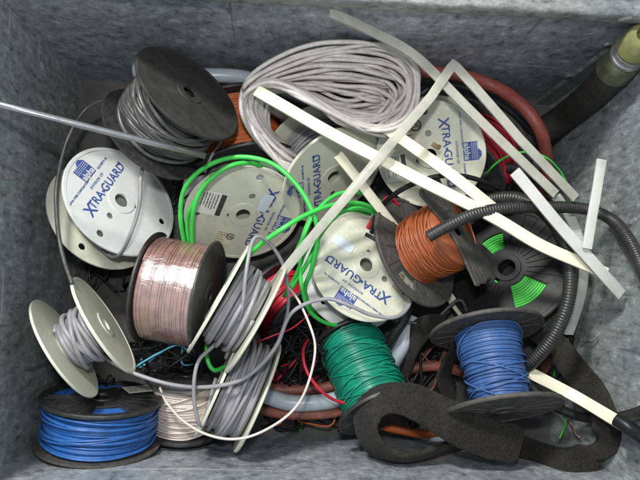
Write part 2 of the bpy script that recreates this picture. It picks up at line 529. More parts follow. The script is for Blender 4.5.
# rust patches by the seam
for (u, v, s) in ((584, 84, 0.008), (598, 70, 0.006)):
    p = on_back(u, v); mb = MB()
    n = 14
    ring = [(s * (1 + 0.35 * noise.noise((k * 1.7, s * 99, 0))) * math.cos(2 * math.pi * k / n), s * 0.6 * (1 + 0.35 * noise.noise((k * 1.3, 5, s * 50))) * math.sin(2 * math.pi * k / n), 0.0) for k in range(n)]
    mb.add([(0, 0, 0.0006)] + ring, [(0, k + 1, (k + 1) % n + 1) for k in range(n)])
    o = mb.build('rust_patch', 'rust', binr); o.rotation_euler = (R(90), 0, 0.6); o.location = (p.x, BY1 - 0.0075, p.z)

# ------------------------------------------------------------------ spools
FL = {}
def flange_plain(D, mat, holes=True, hub=0.17, thick=0.0028):
    k = ('plain', D, mat, holes, hub)
    if k not in FL:
        r = D / 2
        lp = [circ(r, 72), circ(r * 0.12, 28)]
        if holes:
            for (rr, a, s) in ((0.40, 178, 0.055), (0.80, 181, 0.06), (0.24, -70, 0.04), (0.78, -75, 0.055)):
                lp.append(circ(r * s, 16, rr * r * math.cos(R(a)), rr * r * math.sin(R(a))))
        me = plate('flange', lp, thick, 0.0005, mat)
        mb = MB()   # raised rim bead and hub boss
        z = thick / 2
        mb.lathe([(r * 0.935, z - 0.0002), (r * 0.94, z + 0.0006), (r * 0.985, z + 0.0006), (r * 0.995, z - 0.0006)], 72)
        mb.lathe([(r * 0.122, -z), (r * 0.124, z + 0.0010), (r * 0.235, z + 0.0010), (r * 0.25, z - 0.0002)], 40)
        FL[k] = join_into(me, mb)
    return FL[k]

def flange_ribbed(D, mat, windows=(), hub=0.13, nrib=18, thick=0.0030, rib=0.0011, slots=False):
    k = ('rib', D, mat, tuple(windows), hub, nrib, slots)
    if k not in FL:
        r = D / 2
        lp = [circ(r, 72), circ(r * hub, 28), circ(r * 0.045, 14, r * 0.25 * math.cos(R(-75)), r * 0.25 * math.sin(R(-75)))]
        for w in windows: lp.append(sector(r * w[0], r * w[1], w[2], w[3]))
        me = plate('flange', lp, thick, 0.0005, mat)
        mb = MB(); z = thick / 2
        for q in range(nrib):
            a = 360.0 * q / nrib + 4
            bad = False
            for w in windows:
                d = (a - w[2]) % 360
                if -3 < d < (w[3] - w[2]) + 3 or d > 357: bad = True
            if bad: continue
            rot = Matrix.Rotation(R(a), 3, 'Z')
            for sgn in (1, -1):
                mb.box(rot @ Vector((r * 0.62, 0, sgn * (z + rib / 2 - 0.0003))), (r * 0.62, 0.0013, rib), rot)
        for w in windows:      # raised frame round each window
            for a in (w[2] - 2.5, w[3] + 2.5):
                rot = Matrix.Rotation(R(a), 3, 'Z')
                mb.box(rot @ Vector((r * (w[0] + w[1]) / 2, 0, z + 0.0006)), (r * (w[1] - w[0]) * 1.05, 0.0015, 0.0018), rot)
        mb.lathe([(r * 0.93, z - 0.0002), (r * 0.94, z + 0.0010), (r * 0.985, z + 0.0010), (r * 0.995, z - 0.0006)], 72)
        mb.lathe([(r * 0.995, -z + 0.0006), (r * 0.985, -z - 0.0008), (r * 0.94, -z - 0.0008), (r * 0.93, -z + 0.0002)], 72)
        mb.lathe([(r * (hub + .005), z - 0.0002), (r * (hub + .01), z + 0.0014), (r * (hub + .09), z + 0.0014), (r * (hub + .1), z - 0.0002)], 40)
        FL[k] = join_into(me, mb)
    return FL[k]

def flange_bowtie(D, mat):
    r = D / 2
    out = []
    for base in (0, 180):
        for k in range(13):
            a = base - 26 + 52 * k / 12
            rr = r * (1 + 0.02 * math.sin(k * 1.9))
            out.append((rr * math.cos(R(a)), rr * math.sin(R(a))))
        for (q, rr) in ((40, 0.45), (60, 0.27), (90, 0.23), (120, 0.27), (140, 0.45)):
            out.append((r * rr * math.cos(R(base + q)), r * rr * math.sin(R(base + q))))
    me = plate('flange', [out, circ(r * 0.1, 24)], 0.003, 0.0005, mat)
    mb = MB()
    for base in (0, 180):
        for a in (-21, -12.5, -4, 4, 12.5, 21):
            rot = Matrix.Rotation(R(base + a), 3, 'Z')
            mb.box(rot @ Vector((r * 0.68, 0, 0.002)), (r * 0.58, 0.0016, 0.0016), rot)
    return join_into(me, mb)

def winding(Rw, L, rw, mat, parent, jit=0.25, messy=0, seed=1, bulge=0.0, step=40, taper=0.0, ends=False):
    """helix of wire between the flanges, z from 0 down to -L, over a solid inner layer"""
    rnd = random.Random(seed)
    mb = MB()
    def env(t): return Rw * (1 + taper * (t - 0.5)) + bulge * math.sin(math.pi * t)
    turns = max(3, L / (2.02 * rw))
    n = int(turns * step); pts = []
    for i in range(n + 1):
        t = i / n; a = 2 * math.pi * turns * t
        tt = min(1, max(0, t + (noise.noise((a * 0.16, seed, 1)) * jit * 1.6 * rw) / L * 2))
        zz = -rw - (L - 2 * rw) * tt
        rr = env(t) - rw + noise.noise((a * 0.21, seed, 7)) * jit * rw * 1.8
        pts.append(Vector((rr * math.cos(a), rr * math.sin(a), zz)))
    mb.tube(pts, rw, 6)
    # loose turns lying across the others
    for q in range(messy):
        z0 = -L * rnd.uniform(0.12, 0.88); tilt = rnd.uniform(-0.3, 0.3) * L / Rw; ph = rnd.uniform(0, 6.28)
        lp = []
        for i in range(64):
            a = 2 * math.pi * i / 64
            zz = z0 + Rw * tilt * math.cos(a + ph) * 0.8
            zz = max(-L + rw, min(-rw, zz))
            t = -zz / L
            rr = env(t) + rw * (0.9 + 0.7 * noise.noise((math.cos(a) * 1.3 + q, math.sin(a) * 1.3, seed)))
            lp.append(Vector((rr * math.cos(a), rr * math.sin(a), zz)))
        mb.tube(lp, rw, 6, closed=True)
    if ends:      # turns seen end-on through the flange windows
        q = Rw * 0.34
        while q < Rw - rw:
            for zz in (-rw * 0.6, -L + rw * 0.6):
                lp = [Vector((q * (1 + 0.01 * noise.noise((k * .3, q * 900, seed))) * math.cos(2 * math.pi * k / 44), q * math.sin(2 * math.pi * k / 44), zz + rw * 0.4 * noise.noise((k * .25, q * 700, 3)))) for k in range(44)]
                mb.tube(lp, rw, 6, closed=True)
            q += rw * 2.05
    # solid inner layer
    prof = [(env(k / 8) - rw * 1.25, -rw * 0.6 - (L - rw * 1.2) * k / 8) for k in range(9)]
    mb.lathe([(Rw * 0.35, -rw * 0.6)] + prof + [(Rw * 0.35, -L + rw * 0.6)], 40)
    return mb.build('wire_winding', mat, parent)

def ticks(mb, x0, x1, y0, y1, rows, z, rnd, h=0.45):
    """rows of tiny printing, each row a run of short dark dashes"""
    dy = (y1 - y0) / rows
    for k in range(rows):
        y = y0 + dy * (k + 0.5); x = x0
        end = x0 + (x1 - x0) * rnd.uniform(0.55, 1.0)
        while x < end:
            w = rnd.uniform(0.02, 0.09) * (x1 - x0)
            mb.box(((x + w / 2), y, z), (w, dy * h * rnd.uniform(0.7, 1.1), 0.0002)); x += w + rnd.uniform(0.012, 0.035) * (x1 - x0)

def sticker(parent, kind, x, y, rot, w, h, z, seed=1):
    rnd = random.Random(seed)
    mat = {'spec': 'paper', 'ul': 'yellow_paper', 'blank': 'blue_paper', 'plain': 'paper'}[kind]
    mb = MB(); N = 6
    vs = []; fs = []
    for j in range(2):
        for i in range(N + 1):
            for k in range(N + 1):
                dx = w * (i / N - .5); dyy = h * (k / N - .5)
                lift = 0.0002 + (0.0005 * noise.noise((i * .5, k * .5, seed)) if (i in (0, N) or k in (0, N)) else 0)
                vs.append((dx, dyy, (abs(lift) + 0.0002) if j else 0))
    W = N + 1
    for i in range(N):
        for k in range(N):
            q = (i * W + k, (i + 1) * W + k, (i + 1) * W + k + 1, i * W + k + 1)
            fs.append(tuple(W * W + a for a in q))
    mb.add(vs, fs)
    o = mb.build('sticker', mat, parent)
    o.location = (x, y, z); o.rotation_euler = (0, 0, R(rot))
    pr = MB(); zz = 0.0011
    if kind == 'spec':
        pr.box((0, h * 0.36, zz), (w * 0.92, h * 0.20, 0.0002))
        ticks(pr, -w * 0.42, w * 0.42, -h * 0.44, h * 0.20, 6, zz, rnd, 0.36)
    elif kind == 'ul':
        ticks(pr, -w * 0.42, w * 0.2, -h * 0.40, h * 0.40, 5, zz, rnd, 0.22)
        pr.add([(w * 0.33 + q * h * math.cos(2 * math.pi * k / 20), h * 0.18 + q * h * math.sin(2 * math.pi * k / 20), zz) for q in (0.17, 0.22) for k in range(20)],
               [(k, 20 + k, 20 + (k + 1) % 20, (k + 1) % 20) for k in range(20)])
        put_text(pr, 'UL', h * 0.24, w * 0.33, h * 0.18, zz)
    elif kind == 'plain':
        ticks(pr, -w * 0.42, w * 0.3, -h * 0.3, h * 0.42, 4, zz, rnd, 0.25)
    if pr.v: pr.build('print', 'blackink', o, smooth=False)
    return o

def lettering(fl, D):
    """blue printing on a flange: name, line of small print, square emblem"""
    r = D / 2; z = 0.0017
    mb = MB()
    put_text(mb, 'X', r * 0.27, -r * 0.56, r * 0.30, z, 0, sx=0.95)
    put_text(mb, 'TRA', r * 0.20, -r * 0.315, r * 0.325, z, 0, 1.05)
    mb.box((-r * 0.075, r * 0.32, z), (r * 0.065, r * 0.045, 0.0004))
    put_text(mb, 'GUARD', r * 0.20, r * 0.285, r * 0.325, z, 0, 1.05)
    put_text(mb, '®', r * 0.07, r * 0.62, r * 0.38, z)
    put_text(mb, 'DIVISION OF', r * 0.062, 0, r * 0.495, z, 0, 1.2)
    put_text(mb, 'ALPHA WIRE CORPORATION', r * 0.048, -r * 0.43, r * 0.60, z, 0, 1.0)
    put_text(mb, 'ELIZABETH, NJ', r * 0.048, r * 0.37, r * 0.60, z, 0, 1.0)
    mb.build('lettering', 'ink', fl, smooth=False)
    lg = MB(); a = r * 0.17
    # emblem: square with a stepped top edge
    pts = [(-a, r * 0.60), (a, r * 0.60), (a, r * 0.86), (a * 0.55, r * 0.92), (a * 0.1, r * 0.92), (-a * 0.25, r * 0.86), (-a, r * 0.86)]
    lg.add([(x, y, z) for x, y in pts], [tuple(range(len(pts)))])
    lg.cur = 1
    put_text(lg, 'alpha', r * 0.15, 0, r * 0.665, z + 0.0003)
    for k in range(4): lg.box((0, r * (0.76 + 0.03 * k), z + 0.0002), (a * 1.8, r * 0.006, 0.0002))
    lg.build('emblem', ['ink', 'white'], fl, smooth=False)

def spool(label, u, v, D, Dpx, L, a, t, near, far, wire, Rw, rw, spin=0, jit=0.25, messy=0, seed=1,
          bulge=0.0, core=None, taper=0.0, group='spools of wire heaped in the bin', far_spin=0, ends=False):
    x, y, n = frame(u, v)
    ax = (n * math.cos(R(t)) + (x * math.cos(R(a)) + y * math.sin(R(a))) * math.sin(R(t))).normalized()
    td = x * math.cos(R(spin)) + y * math.sin(R(spin))
    X = (td - ax * td.dot(ax)).normalized(); Y = ax.cross(X)
    pos = PD(u, v, F * D / Dpx)
    root = link('wire_spool', None)
    rot = Matrix((X, Y, ax)).transposed()
    root.matrix_world = Matrix.Translation(pos) @ rot.to_4x4()
    tag(root, label, 'spool', group)
    fn = link('flange', near, root)
    ff = link('flange', far, root)
    ff.location = (0, 0, -L - 0.003); ff.rotation_euler = (R(180), 0, R(far_spin))
    hb = MB(); hr = (core or 0.25) * D / 2
    hb.lathe([(hr, -0.0012), (hr, -L - 0.0018)], 36)
    hb.build('hub', near.materials[0].name and [near.materials[0]], root)
    w = winding(Rw, L - 0.0012, rw, wire, root, jit, messy, seed, bulge, taper=taper, ends=ends)
    w.location = (0, 0, -0.0021)
    return root, fn, ff

fw = lambda D: flange_plain(D, 'white')
fi = lambda D: flange_plain(D, 'ivory')
fn = lambda D: flange_plain(D, 'ivory', holes=False)
fb = lambda D: flange_ribbed(D, 'black')
fpb = lambda D: flange_plain(D, 'black', holes=False)

SP = {}
# --- printed white spools
r_, n_, f_ = spool('white spool with blue lettering, grey cable looped over its face, by the left wall', 121, 201, 0.15, 121, 0.038, 42, 42, fw(.15), fi(.15), 'grey_wire', 0.05, 0.0022, 50)
lettering(n_, .15); SP['A'] = r_
r_, n_, f_ = spool('white spool ringed by bright green cable, with paper stickers and a round hub hole', 243, 214, 0.15, 116, 0.045, -80, 38, fi(.15), fw(.15), 'grey_wire', 0.055, 0.0022, -104)
lettering(n_, .15); SP['B'] = r_
sticker(r_, 'spec', -0.006, -0.045, 2, 0.036, 0.034, 0.0019, 4)
sticker(r_, 'ul', 0.042, -0.012, 87, 0.024, 0.024, 0.0019, 5)
sticker(r_, 'blank', -0.026, 0.020, -4, 0.028, 0.014, 0.0019, 6)
r_, n_, f_ = spool('white spool with upside-down blue lettering beside the burnt orange wire', 366, 265, 0.15, 117, 0.042, 40, 30, fi(.15), fw(.15), 'grey_wire', 0.062, 0.0022, 148)
lettering(n_, .15); SP['C'] = r_
sticker(r_, 'spec', 0.008, -0.048, 8, 0.036, 0.030, 0.0019, 14)
sticker(r_, 'ul', -0.050, -0.006, 265, 0.028, 0.018, 0.0019, 15)
sticker(r_, 'blank', 0.040, -0.004, 4, 0.030, 0.013, 0.0019, 16)
r_, n_, f_ = spool('white spool lying flat under two cream strips beside the red wire', 430, 155, 0.14, 109, 0.042, -120, 14, fi(.14), fi(.14), 'grey_wire', 0.056, 0.0022, -84)
lettering(n_, .14); SP['D'] = r_
sticker(r_, 'ul', -0.034, -0.020, 92, 0.020, 0.034, 0.0019, 25)
sticker(r_, 'spec', 0.012, -0.045, 2, 0.036, 0.030, 0.0019, 24)
r_, n_, f_ = spool('tilted white spool of grey wire under the pale grey cable coil', 333, 176, 0.15, 114, 0.055, -48, 50, fi(.15), fi(.15), 'grey_wire', 0.055, 0.0018, 112, messy=5, seed=5)
lettering(n_, .15); SP['E'] = r_
# --- black spools
r_, n_, f_ = spool('black spool loosely wound with dark grey cable under the steel rod', 189, 93, 0.136, 119, 0.071, 48, 60, flange_plain(.136, 'matt', False), flange_plain(.136, 'black', False), 'dark_wire', 0.047, 0.0031, 48, 1.3, 16, 6, bulge=0.004)
SP['H'] = r_
r_, n_, f_ = spool('black spool of orange wire behind the green cable', 247, 172, 0.15, 112, 0.085, -78, 62, fb(.15), fb(.15), 'orange', 0.062, 0.0012, 0, 0.5, 2, 7)
SP['I'] = r_
r_, n_, f_ = spool('black spool of red wire half hidden beneath the flat white spool', 460, 174, 0.13, 96, 0.060, -128, 46, fb(.13), flange_ribbed(.15, 'dustyblack'), 'red', 0.058, 0.0016, 0, 0.5, 3, 8)
SP['F'] = r_
r_, n_, f_ = spool('black spool of red wire under the ivory spool of grey wire', 303, 322, 0.12, 88, 0.060, -42, 58, fb(.12), fb(.12), 'red', 0.048, 0.0014, 0, 0.4, 2, 9)
SP['G'] = r_
r_, n_, f_ = spool('burnt orange wire spool whose upper flange is broken to two ribbed lobes', 457, 231, 0.14, 116, 0.062, 27, 62, flange_bowtie(.14, 'dustyblack'), flange_ribbed(.15, 'dustyblack', [(0.5, 0.82, 95, 130)], nrib=16), 'rust_orange', 0.043, 0.0012, -45, 0.9, 10, 10, far_spin=40)
SP['O'] = r_
r_, n_, f_ = spool('black ribbed spool with bright green wire showing through its windows', 507, 268, 0.168, 126, 0.045, 125, 24, flange_ribbed(.168, 'black_gloss', [(0.30, 0.68, -26, 26), (0.34, 0.62, 150, 185)], nrib=30, rib=0.0020), fb(.168), 'green_wire', 0.068, 0.0017, -52, 0.4, 2, 11, ends=True)
SP['P'] = r_
r_, n_, f_ = spool('upright dusty black spool of mid-blue wire above the felt strap', 503, 409, 0.14, 120, 0.094, -82, 79, flange_ribbed(.14, 'dustyblack', nrib=16), flange_ribbed(.14, 'dustyblack', nrib=16, slots=True), 'blue_pale', 0.0365, 0.0013, 0, 0.8, 8, 12, taper=0.20)
SP['R'] = r_
r_, n_, f_ = spool('small black spool wound with teal green wire behind the felt strap', 380, 411, 0.112, 90, 0.105, -67, 70, fb(.112), fb(.10), 'teal', 0.0425, 0.0011, 0, 0.9, 16, 13)
SP['S'] = r_
r_, n_, f_ = spool('black spool packed with bright blue wire against the front wall', 102, 398, 0.145, 118, 0.052, 90, 72, flange_ribbed(.145, 'black', [(0.50, 0.84, -100, -58), (0.46, 0.84, 58, 100), (0.5, 0.84, 130, 175)], nrib=24), flange_plain(.15, 'dustyblack', True), 'blue', 0.0655, 0.0017, 0, 0.8, 8, 14, ends=True)
SP['U'] = r_
sticker(r_, 'plain', 0.046, 0.022, 20, 0.040, 0.028, 0.0045, 33)
r_, n_, f_ = spool('small black spool of cream wire beside the bright blue wire', 186, 375, 0.105, 80, 0.070, 90, 70, fb(.105), fb(.105), 'cream', 0.0415, 0.0012, 0, 0.7, 7, 15)
SP['V'] = r_
r_, n_, f_ = spool('black spool of copper-coloured wire in clear shrink wrap', 208, 297, 0.14, 113, 0.070, -10, 75, fpb(.14), fpb(.14), 'copper', 0.064, 0.0014, 0, 0.35, 0, 16)
SP['W'] = r_
wr = MB(); prof = []
for k in range(15):
    prof.append((0.0652 + 0.0006 * math.sin(k * 2.1), -0.002 - 0.067 * k / 14))
wr.lathe(prof, 64)
for i, q in enumerate(wr.v):
    d = 1 + 0.010 * noise.noise((q[0] * 60, q[1] * 60, q[2] * 25))
    wr.v[i] = (q[0] * d, q[1] * d, q[2])
wr.build('shrink_wrap', 'wrap', r_)
r_, n_, f_ = spool('matt black spool lying flat beside the shrink-wrapped copper wire', 131, 288, 0.15, 110, 0.045, 100, 14, flange_plain(.15, 'matt', False), fpb(.15), 'dark_wire', 0.06, 0.002, 0)
SP['X'] = r_
# --- ivory spools of grey wire
r_, n_, f_ = spool('ivory spool of a few grey turns on edge above the bright blue wire', 104, 325, 0.13, 112, 0.047, 33, 78, fn(.13), fn(.13), 'grey_wire', 0.030, 0.0030, 0, 0.9, 4, 17, core=0.3)
SP['Y'] = r_
r_, n_, f_ = spool('ivory spool of grey cable on edge beside the shrink-wrapped wire', 219, 298, 0.14, 122, 0.045, 151, 89, fn(.14), fn(.14), 'grey_wire', 0.046, 0.0028, 0, 0.9, 5, 18)
SP['Z1'] = r_
r_, n_, f_ = spool('ivory spool of grey cable on edge against the front wall', 220, 381, 0.14, 114, 0.047, 158, 88, fn(.14), fn(.14), 'grey_wire', 0.058, 0.0028, 0, 0.7, 3, 19)
SP['Z2'] = r_

# ------------------------------------------------------------------ cables, hoses, tubes
def cable(label, ctrl, rad, mat, name='cable', cat='cable', group=None, n=8, per=12, w=0.0008, seed=1):
    pts = wob(spline([P(*c, m=rad + 0.004) for c in ctrl], per), w, 25, seed)
    mb = MB(); mb.tube(pts, rad, n)
    o = mb.build(name, mat)
    return tag(o, label, cat, group)

def corrugated(label, ctrl, rad, mat='corrug', pitch=0.0034):
    pts = resample(spline([P(*c, m=rad + 0.004) for c in ctrl], 24), pitch / 4)
    mb = MB()
    pat = (0.86, 0.97, 1.0, 0.97)
    mb.tube(pts, lambda i: rad * pat[i % 4], 14, cap=False)
    mb.tube(pts, rad * 0.78, 10, cap=False)
    o = mb.build('corrugated_tube', mat)
    return tag(o, label, 'tube', 'black corrugated tubes')

def ribbon(name, label, cat, ctrl, width, thick, mat, wdirs=None, per=10, group=None, sharp=False, ns=10, power=0.5, seed=0, ripple=0.0, twist=None):
    """flat strip; wdirs gives the width direction (world) at each control point, else it lies facing up"""
    pc = [P(*c, m=0.008) for c in ctrl]
    if sharp:
        pts = []; idx = []
        for i in range(len(pc) - 1):
            for k in range(per):
                pts.append(pc[i].lerp(pc[i + 1], k / per)); idx.append(i + k / per)
        pts.append(pc[-1]); idx.append(len(pc) - 1)
    else:
        pts = spline(pc, per); idx = [i / per for i in range(len(pts))]
    if 'strip' in name: pts = wob(pts, 0.0022, 9, seed + len(label))
    vs = []; N = len(pts)
    for i in range(N):
        T = (pts[min(N - 1, i + 1)] - pts[max(0, i - 1)]).normalized()
        if wdirs:
            k = min(len(wdirs) - 2, int(idx[i])); f = idx[i] - k
            Wd = Vector(wdirs[k]).lerp(Vector(wdirs[k + 1]), f)
        else:
            Wd = T.cross(Vector((0, 0, 1)) if not twist else Vector(twist))
        Wd = (Wd - T * Wd.dot(T)).normalized(); Nn = T.cross(Wd)
        ww = width * (1 + 0.03 * noise.noise((i * .3, seed, 0)))
        if 'felt' in name:
            e = min(i, N - 1 - i); ww *= (0.80, 0.90, 0.95, 0.98)[e] if e < 4 else 1; ww *= 1 + 0.05 * noise.noise((i * .17, 3, seed))
        for k in range(ns):
            a = 2 * math.pi * k / ns + math.pi / ns
            c, s_ = math.cos(a), math.sin(a)
            x = math.copysign(abs(c) ** power, c) * ww / 2
            y = math.copysign(abs(s_) ** power, s_) * thick / 2
            if 'strip' in name: y *= 0.62 + 0.38 * abs(x) / (ww / 2) + 0.25 * noise.noise((i * .21, x * 90, seed + len(label)))
            rp = ripple * noise.noise((pts[i].x * 40 + seed, pts[i].y * 40, x * 60))
            vs.append(pts[i] + Wd * x + Nn * (y + rp))
    fs = []
    for i in range(N - 1):
        for k in range(ns):
            l = (k + 1) % ns
            fs.append((i * ns + k, i * ns + l, (i + 1) * ns + l, (i + 1) * ns + k))
    fs.append(tuple(range(ns - 1, -1, -1))); fs.append(tuple((N - 1) * ns + k for k in range(ns)))
    mb = MB(); mb.add(vs, fs)
    o = mb.build(name, mat)
    smooth_by_angle(o.data, 50)
    return tag(o, label, cat, group)

# pale grey cable coil
coil = link('cable_coil', None)
coil.location = P(330, 105, 12)
tag(coil, 'hank of pale grey cable bundled in loops along the back wall', 'cable')
outer = [(246, 84, 19), (290, 57, 20), (340, 44, 20), (390, 46, 19), (415, 72, 18), (412, 112, 17), (384, 134, 17), (344, 124, 18), (305, 97, 19.5), (272, 80, 20), (249, 88, 19.5), (245, 110, 17.5), (262, 143, 15), (292, 170, 13), (322, 162, 8), (306, 132, 8), (268, 106, 12)]
inner = [(266, 90, 16), (300, 88, 16), (345, 97, 16), (372, 100, 15), (384, 103, 14), (374, 106, 14), (352, 106, 14), (326, 102, 15), (300, 92, 16.5), (282, 88, 16.5), (268, 98, 15.5), (264, 118, 14), (276, 138, 12), (300, 152, 9), (316, 148, 7), (306, 130, 7), (284, 112, 10)]
rnd = random.Random(3)
for k in range(32):
    s = (k + rnd.uniform(-.5, .5)) / 31; s = max(0, min(1, s)); s2 = max(0, min(1, s + rnd.uniform(-.35, .35)))
    cp = []
    for q, (o, i) in enumerate(zip(outer, inner)):
        e = s if q < 9 else s * .4 + s2 * .6
        cp.append(P(o[0] + (i[0] - o[0]) * e + rnd.uniform(-4, 4), o[1] + (i[1] - o[1]) * e + rnd.uniform(-4, 4), o[2] + (i[2] - o[2]) * e + rnd.uniform(-1, 1), m=0.01) - coil.location)
    mb = MB(); mb.tube(wob(spline(cp, 9, True), 0.0016, 22, k), 0.0027, 8, closed=True)
    mb.build('cable_turn', 'pale_cable', coil)

cable('pale blue-grey pipe lying along the back wall', [(134, 70, 12), (190, 75, 12), (245, 78, 11), (300, 96, 8), (350, 118, 6), (385, 145, 5)], 0.0095, 'pipe', 'pipe', 'pipe', n=16, w=0)
cable('dull red rubber hose curving round behind the grey strips', [(330, 88, 7), (375, 78, 9), (412, 72, 10), (450, 74, 10), (490, 84, 12), (522, 105, 14), (541, 132, 14), (547, 162, 10), (543, 195, 5)], 0.0082, 'red_hose', 'hose', 'hose', n=14)

# big black hose with fitting
hose = link('hydraulic_hose', None)
hp = [P(618, 66, 19, .022), P(596, 90, 15, .022), P(565, 116, 10, .022), P(528, 140, 6, .022), P(490, 160, 3, .022)]
tag(hose, 'thick black hose with olive metal fitting leaning in the back corner', 'hose')
hose.location = hp[-1]
mb = MB(); mb.tube([p - hp[-1] for p in spline(hp, 10)], 0.0185, 20); mb.build('rubber_hose', 'rubber', hose)
d = (hp[0] - hp[1]).normalized()
def turned(name, base, d, prof, mat, parent, n=28):
    mb = MB(); mb.lathe(prof, n); o = mb.build(name, mat, parent)
    o.matrix_local = Matrix.Translation(base - parent.location) @ d.to_track_quat('Z', 'Y').to_matrix().to_4x4()
    smooth_by_angle(o.data, 40)
    return o
turned('ferrule', hp[0] - d * 0.012, d, [(0.0188, 0), (0.0205, 0.001), (0.0205, 0.026), (0.0195, 0.028), (0.0001, 0.028)], 'fitting', hose)
turned('collar', hp[0] + d * 0.016, d, [(0.0170, 0), (0.0190, 0.001), (0.0190, 0.005), (0.0165, 0.006), (0.0165, 0.008), (0.0185, 0.009), (0.0185, 0.012), (0.0001, 0.0125)], 'steel', hose)
turned('swivel_nut', hp[0] + d * 0.0285, d, [(0.0150, 0), (0.0175, 0.002), (0.0175, 0.024), (0.0150, 0.027), (0.010, 0.0275), (0.0098, 0.018), (0.0001, 0.018)], 'brass', hose, 6 * 4)

# steel rod over the left rim
MAT['bright_steel'] = plastic('bright_steel', (0.40, 0.41, 0.42), 0.24, 0.1, 0.15, 60); MAT['bright_steel'].node_tree.nodes['Principled BSDF'].inputs['Metallic'].default_value = 0.85
rod = link('steel_rod', None)
a_, b_ = P(-60, 90, 33.5), P(205, 156, 22.5)
rod.location = a_
tag(rod, 'thin steel rod lying across the left wall and the black spool', 'rod')
mb = MB(); mb.tube([Vector((0, 0, 0)), (b_ - a_) * .33, (b_ - a_) * .66, b_ - a_], 0.0034, 14); mb.build('shaft', 'bright_steel', rod)

# grey cables
G = 'loose grey cables'
cable('grey cable hanging in an arc down the left wall', [(160, 118, 13), (128, 104, 14), (100, 101, 14), (80, 116, 14), (64, 150, 15), (56, 195, 17), (60, 245, 18), (72, 284, 20)], 0.0024, 'dark_wire', group=G)
cable('grey cable looped across the face of the white lettered spool', [(156, 146, 12), (146, 158, 16.5), (141, 178, 18.5), (139, 206, 18.5), (130, 236, 18), (117, 256, 15), (102, 250, 12), (92, 232, 11)], 0.0023, 'grey_wire', group=G)
cable('long grey cable sweeping from ivory spool over to the lettered spool', [(84, 336, 15), (104, 356, 15), (130, 372, 16.5), (170, 384, 17), (210, 387, 19), (245, 378, 20), (275, 348, 20), (292, 312, 19), (325, 299, 18), (350, 306, 18), (372, 315, 17.5), (396, 317, 17), (410, 303, 15), (408, 286, 12)], 0.0024, 'grey_wire', group=G)
cable('grey cable bowed over the edge of the ivory spool', [(226, 358, 17), (240, 318, 22), (246, 275, 23), (252, 242, 22), (262, 238, 21), (276, 252, 19), (286, 275, 17), (288, 310, 14), (278, 345, 12)], 0.0022, 'grey_wire', group=G)
cable('grey cable drooping in front of the cream wire', [(232, 322, 17), (214, 345, 18), (198, 362, 19), (194, 392, 19), (198, 420, 18), (204, 424, 17), (210, 400, 17), (216, 378, 17)], 0.0022, 'grey_wire', group=G)
cable('dark grey cable under the strip by the lettered spool', [(392, 320, 8), (430, 322, 8), (460, 300, 8), (470, 330, 7)], 0.0022, 'dark_wire', group=G)
cable('grey cable end standing up beside the orange wire', [(205, 172, 15), (212, 155, 14), (222, 140, 13), (228, 122, 11)], 0.0018, 'grey_wire', group=G)
cable('glossy black cable arching over the flat white spool', [(372, 232, 10), (378, 210, 13), (398, 192, 16), (430, 178, 17.5), (462, 176, 17), (490, 184, 16), (512, 198, 13)], 0.0032, 'black_gloss', group='loose black cables')
cable('thin black cable round the back of the red wire', [(418, 96, 12), (440, 84, 13), (470, 90, 12), (505, 108, 10), (530, 132, 8), (540, 160, 5)], 0.003, 'black', group='loose black cables')

# bright green cables
GG = 'bright green cables'
cable('bright green cable arching widest round the white spool', [(190, 262, 11), (181, 225, 14), (184, 190, 16), (205, 167, 17), (238, 157, 17.5), (272, 164, 18), (298, 186, 19), (314, 215, 19.5), (318, 240, 18), (312, 268, 15.5), (305, 292, 12.5), (316, 312, 8), (340, 315, 6)], 0.0029, 'green', group=GG, n=10)
cable('bright green cable forming the inner arc on the white spool', [(194, 262, 11), (192, 222, 15), (201, 190, 17), (223, 169, 18), (247, 163, 17), (267, 169, 13), (285, 184, 8)], 0.0029, 'green', group=GG, n=10)
cable('bright green cable crossing diagonally over the blue lettering', [(222, 292, 11), (236, 270, 16), (256, 248, 19.5), (284, 228, 21), (312, 212, 20), (344, 203, 18), (370, 207, 14.5), (390, 224, 9)], 0.0029, 'green', group=GG, n=10)
cable('bright green cable curving round beneath the grey strip', [(288, 268, 17), (302, 240, 18), (314, 215, 18), (334, 196, 17), (356, 192, 16), (378, 200, 13), (388, 212, 11)], 0.0026, 'green', group=GG, n=10)
cable('bright green cable hugging the rim of the lower white spool', [(312, 212, 16), (302, 240, 16), (300, 268, 15.5), (303, 295, 15), (313, 315, 13), (335, 325, 10), (366, 318, 6.5)], 0.0026, 'green', group=GG, n=10)
cable('bright green cable passing from sticker down behind ivory spool', [(244, 260, 12), (232, 285, 10), (218, 312, 12), (208, 338, 14), (207, 358, 15), (214, 370, 15), (226, 366, 14)], 0.0026, 'green', group=GG, n=10)
cable('bright green cable tucked between the two white lettered spools', [(292, 288, 12), (308, 262, 14), (322, 232, 15), (345, 211, 15), (370, 214, 12)], 0.0028, 'green', group=GG, n=10)
cable('bright green cable dropping straight down behind the shrink-wrapped spool', [(212, 176, 15), (198, 196, 16), (187, 220, 14), (190, 246, 12), (200, 268, 9)], 0.0026, 'green', group=GG, n=10)
cable('bright green cable swinging low between lettered spools and grey strip', [(284, 296, 10), (296, 276, 13), (306, 250, 15), (326, 222, 17), (352, 208, 17), (376, 214, 13), (390, 228, 10)], 0.0026, 'green', group=GG, n=10)
cable('thin green wire arching out of the spool by the right wall', [(478, 186, 8), (488, 172, 12), (504, 158, 15), (524, 152, 16), (546, 158, 16), (562, 174, 14), (571, 200, 12), (575, 240, 9), (572, 290, 7), (562, 320, 6)], 0.0014, 'green_wire', group='thin green wires')
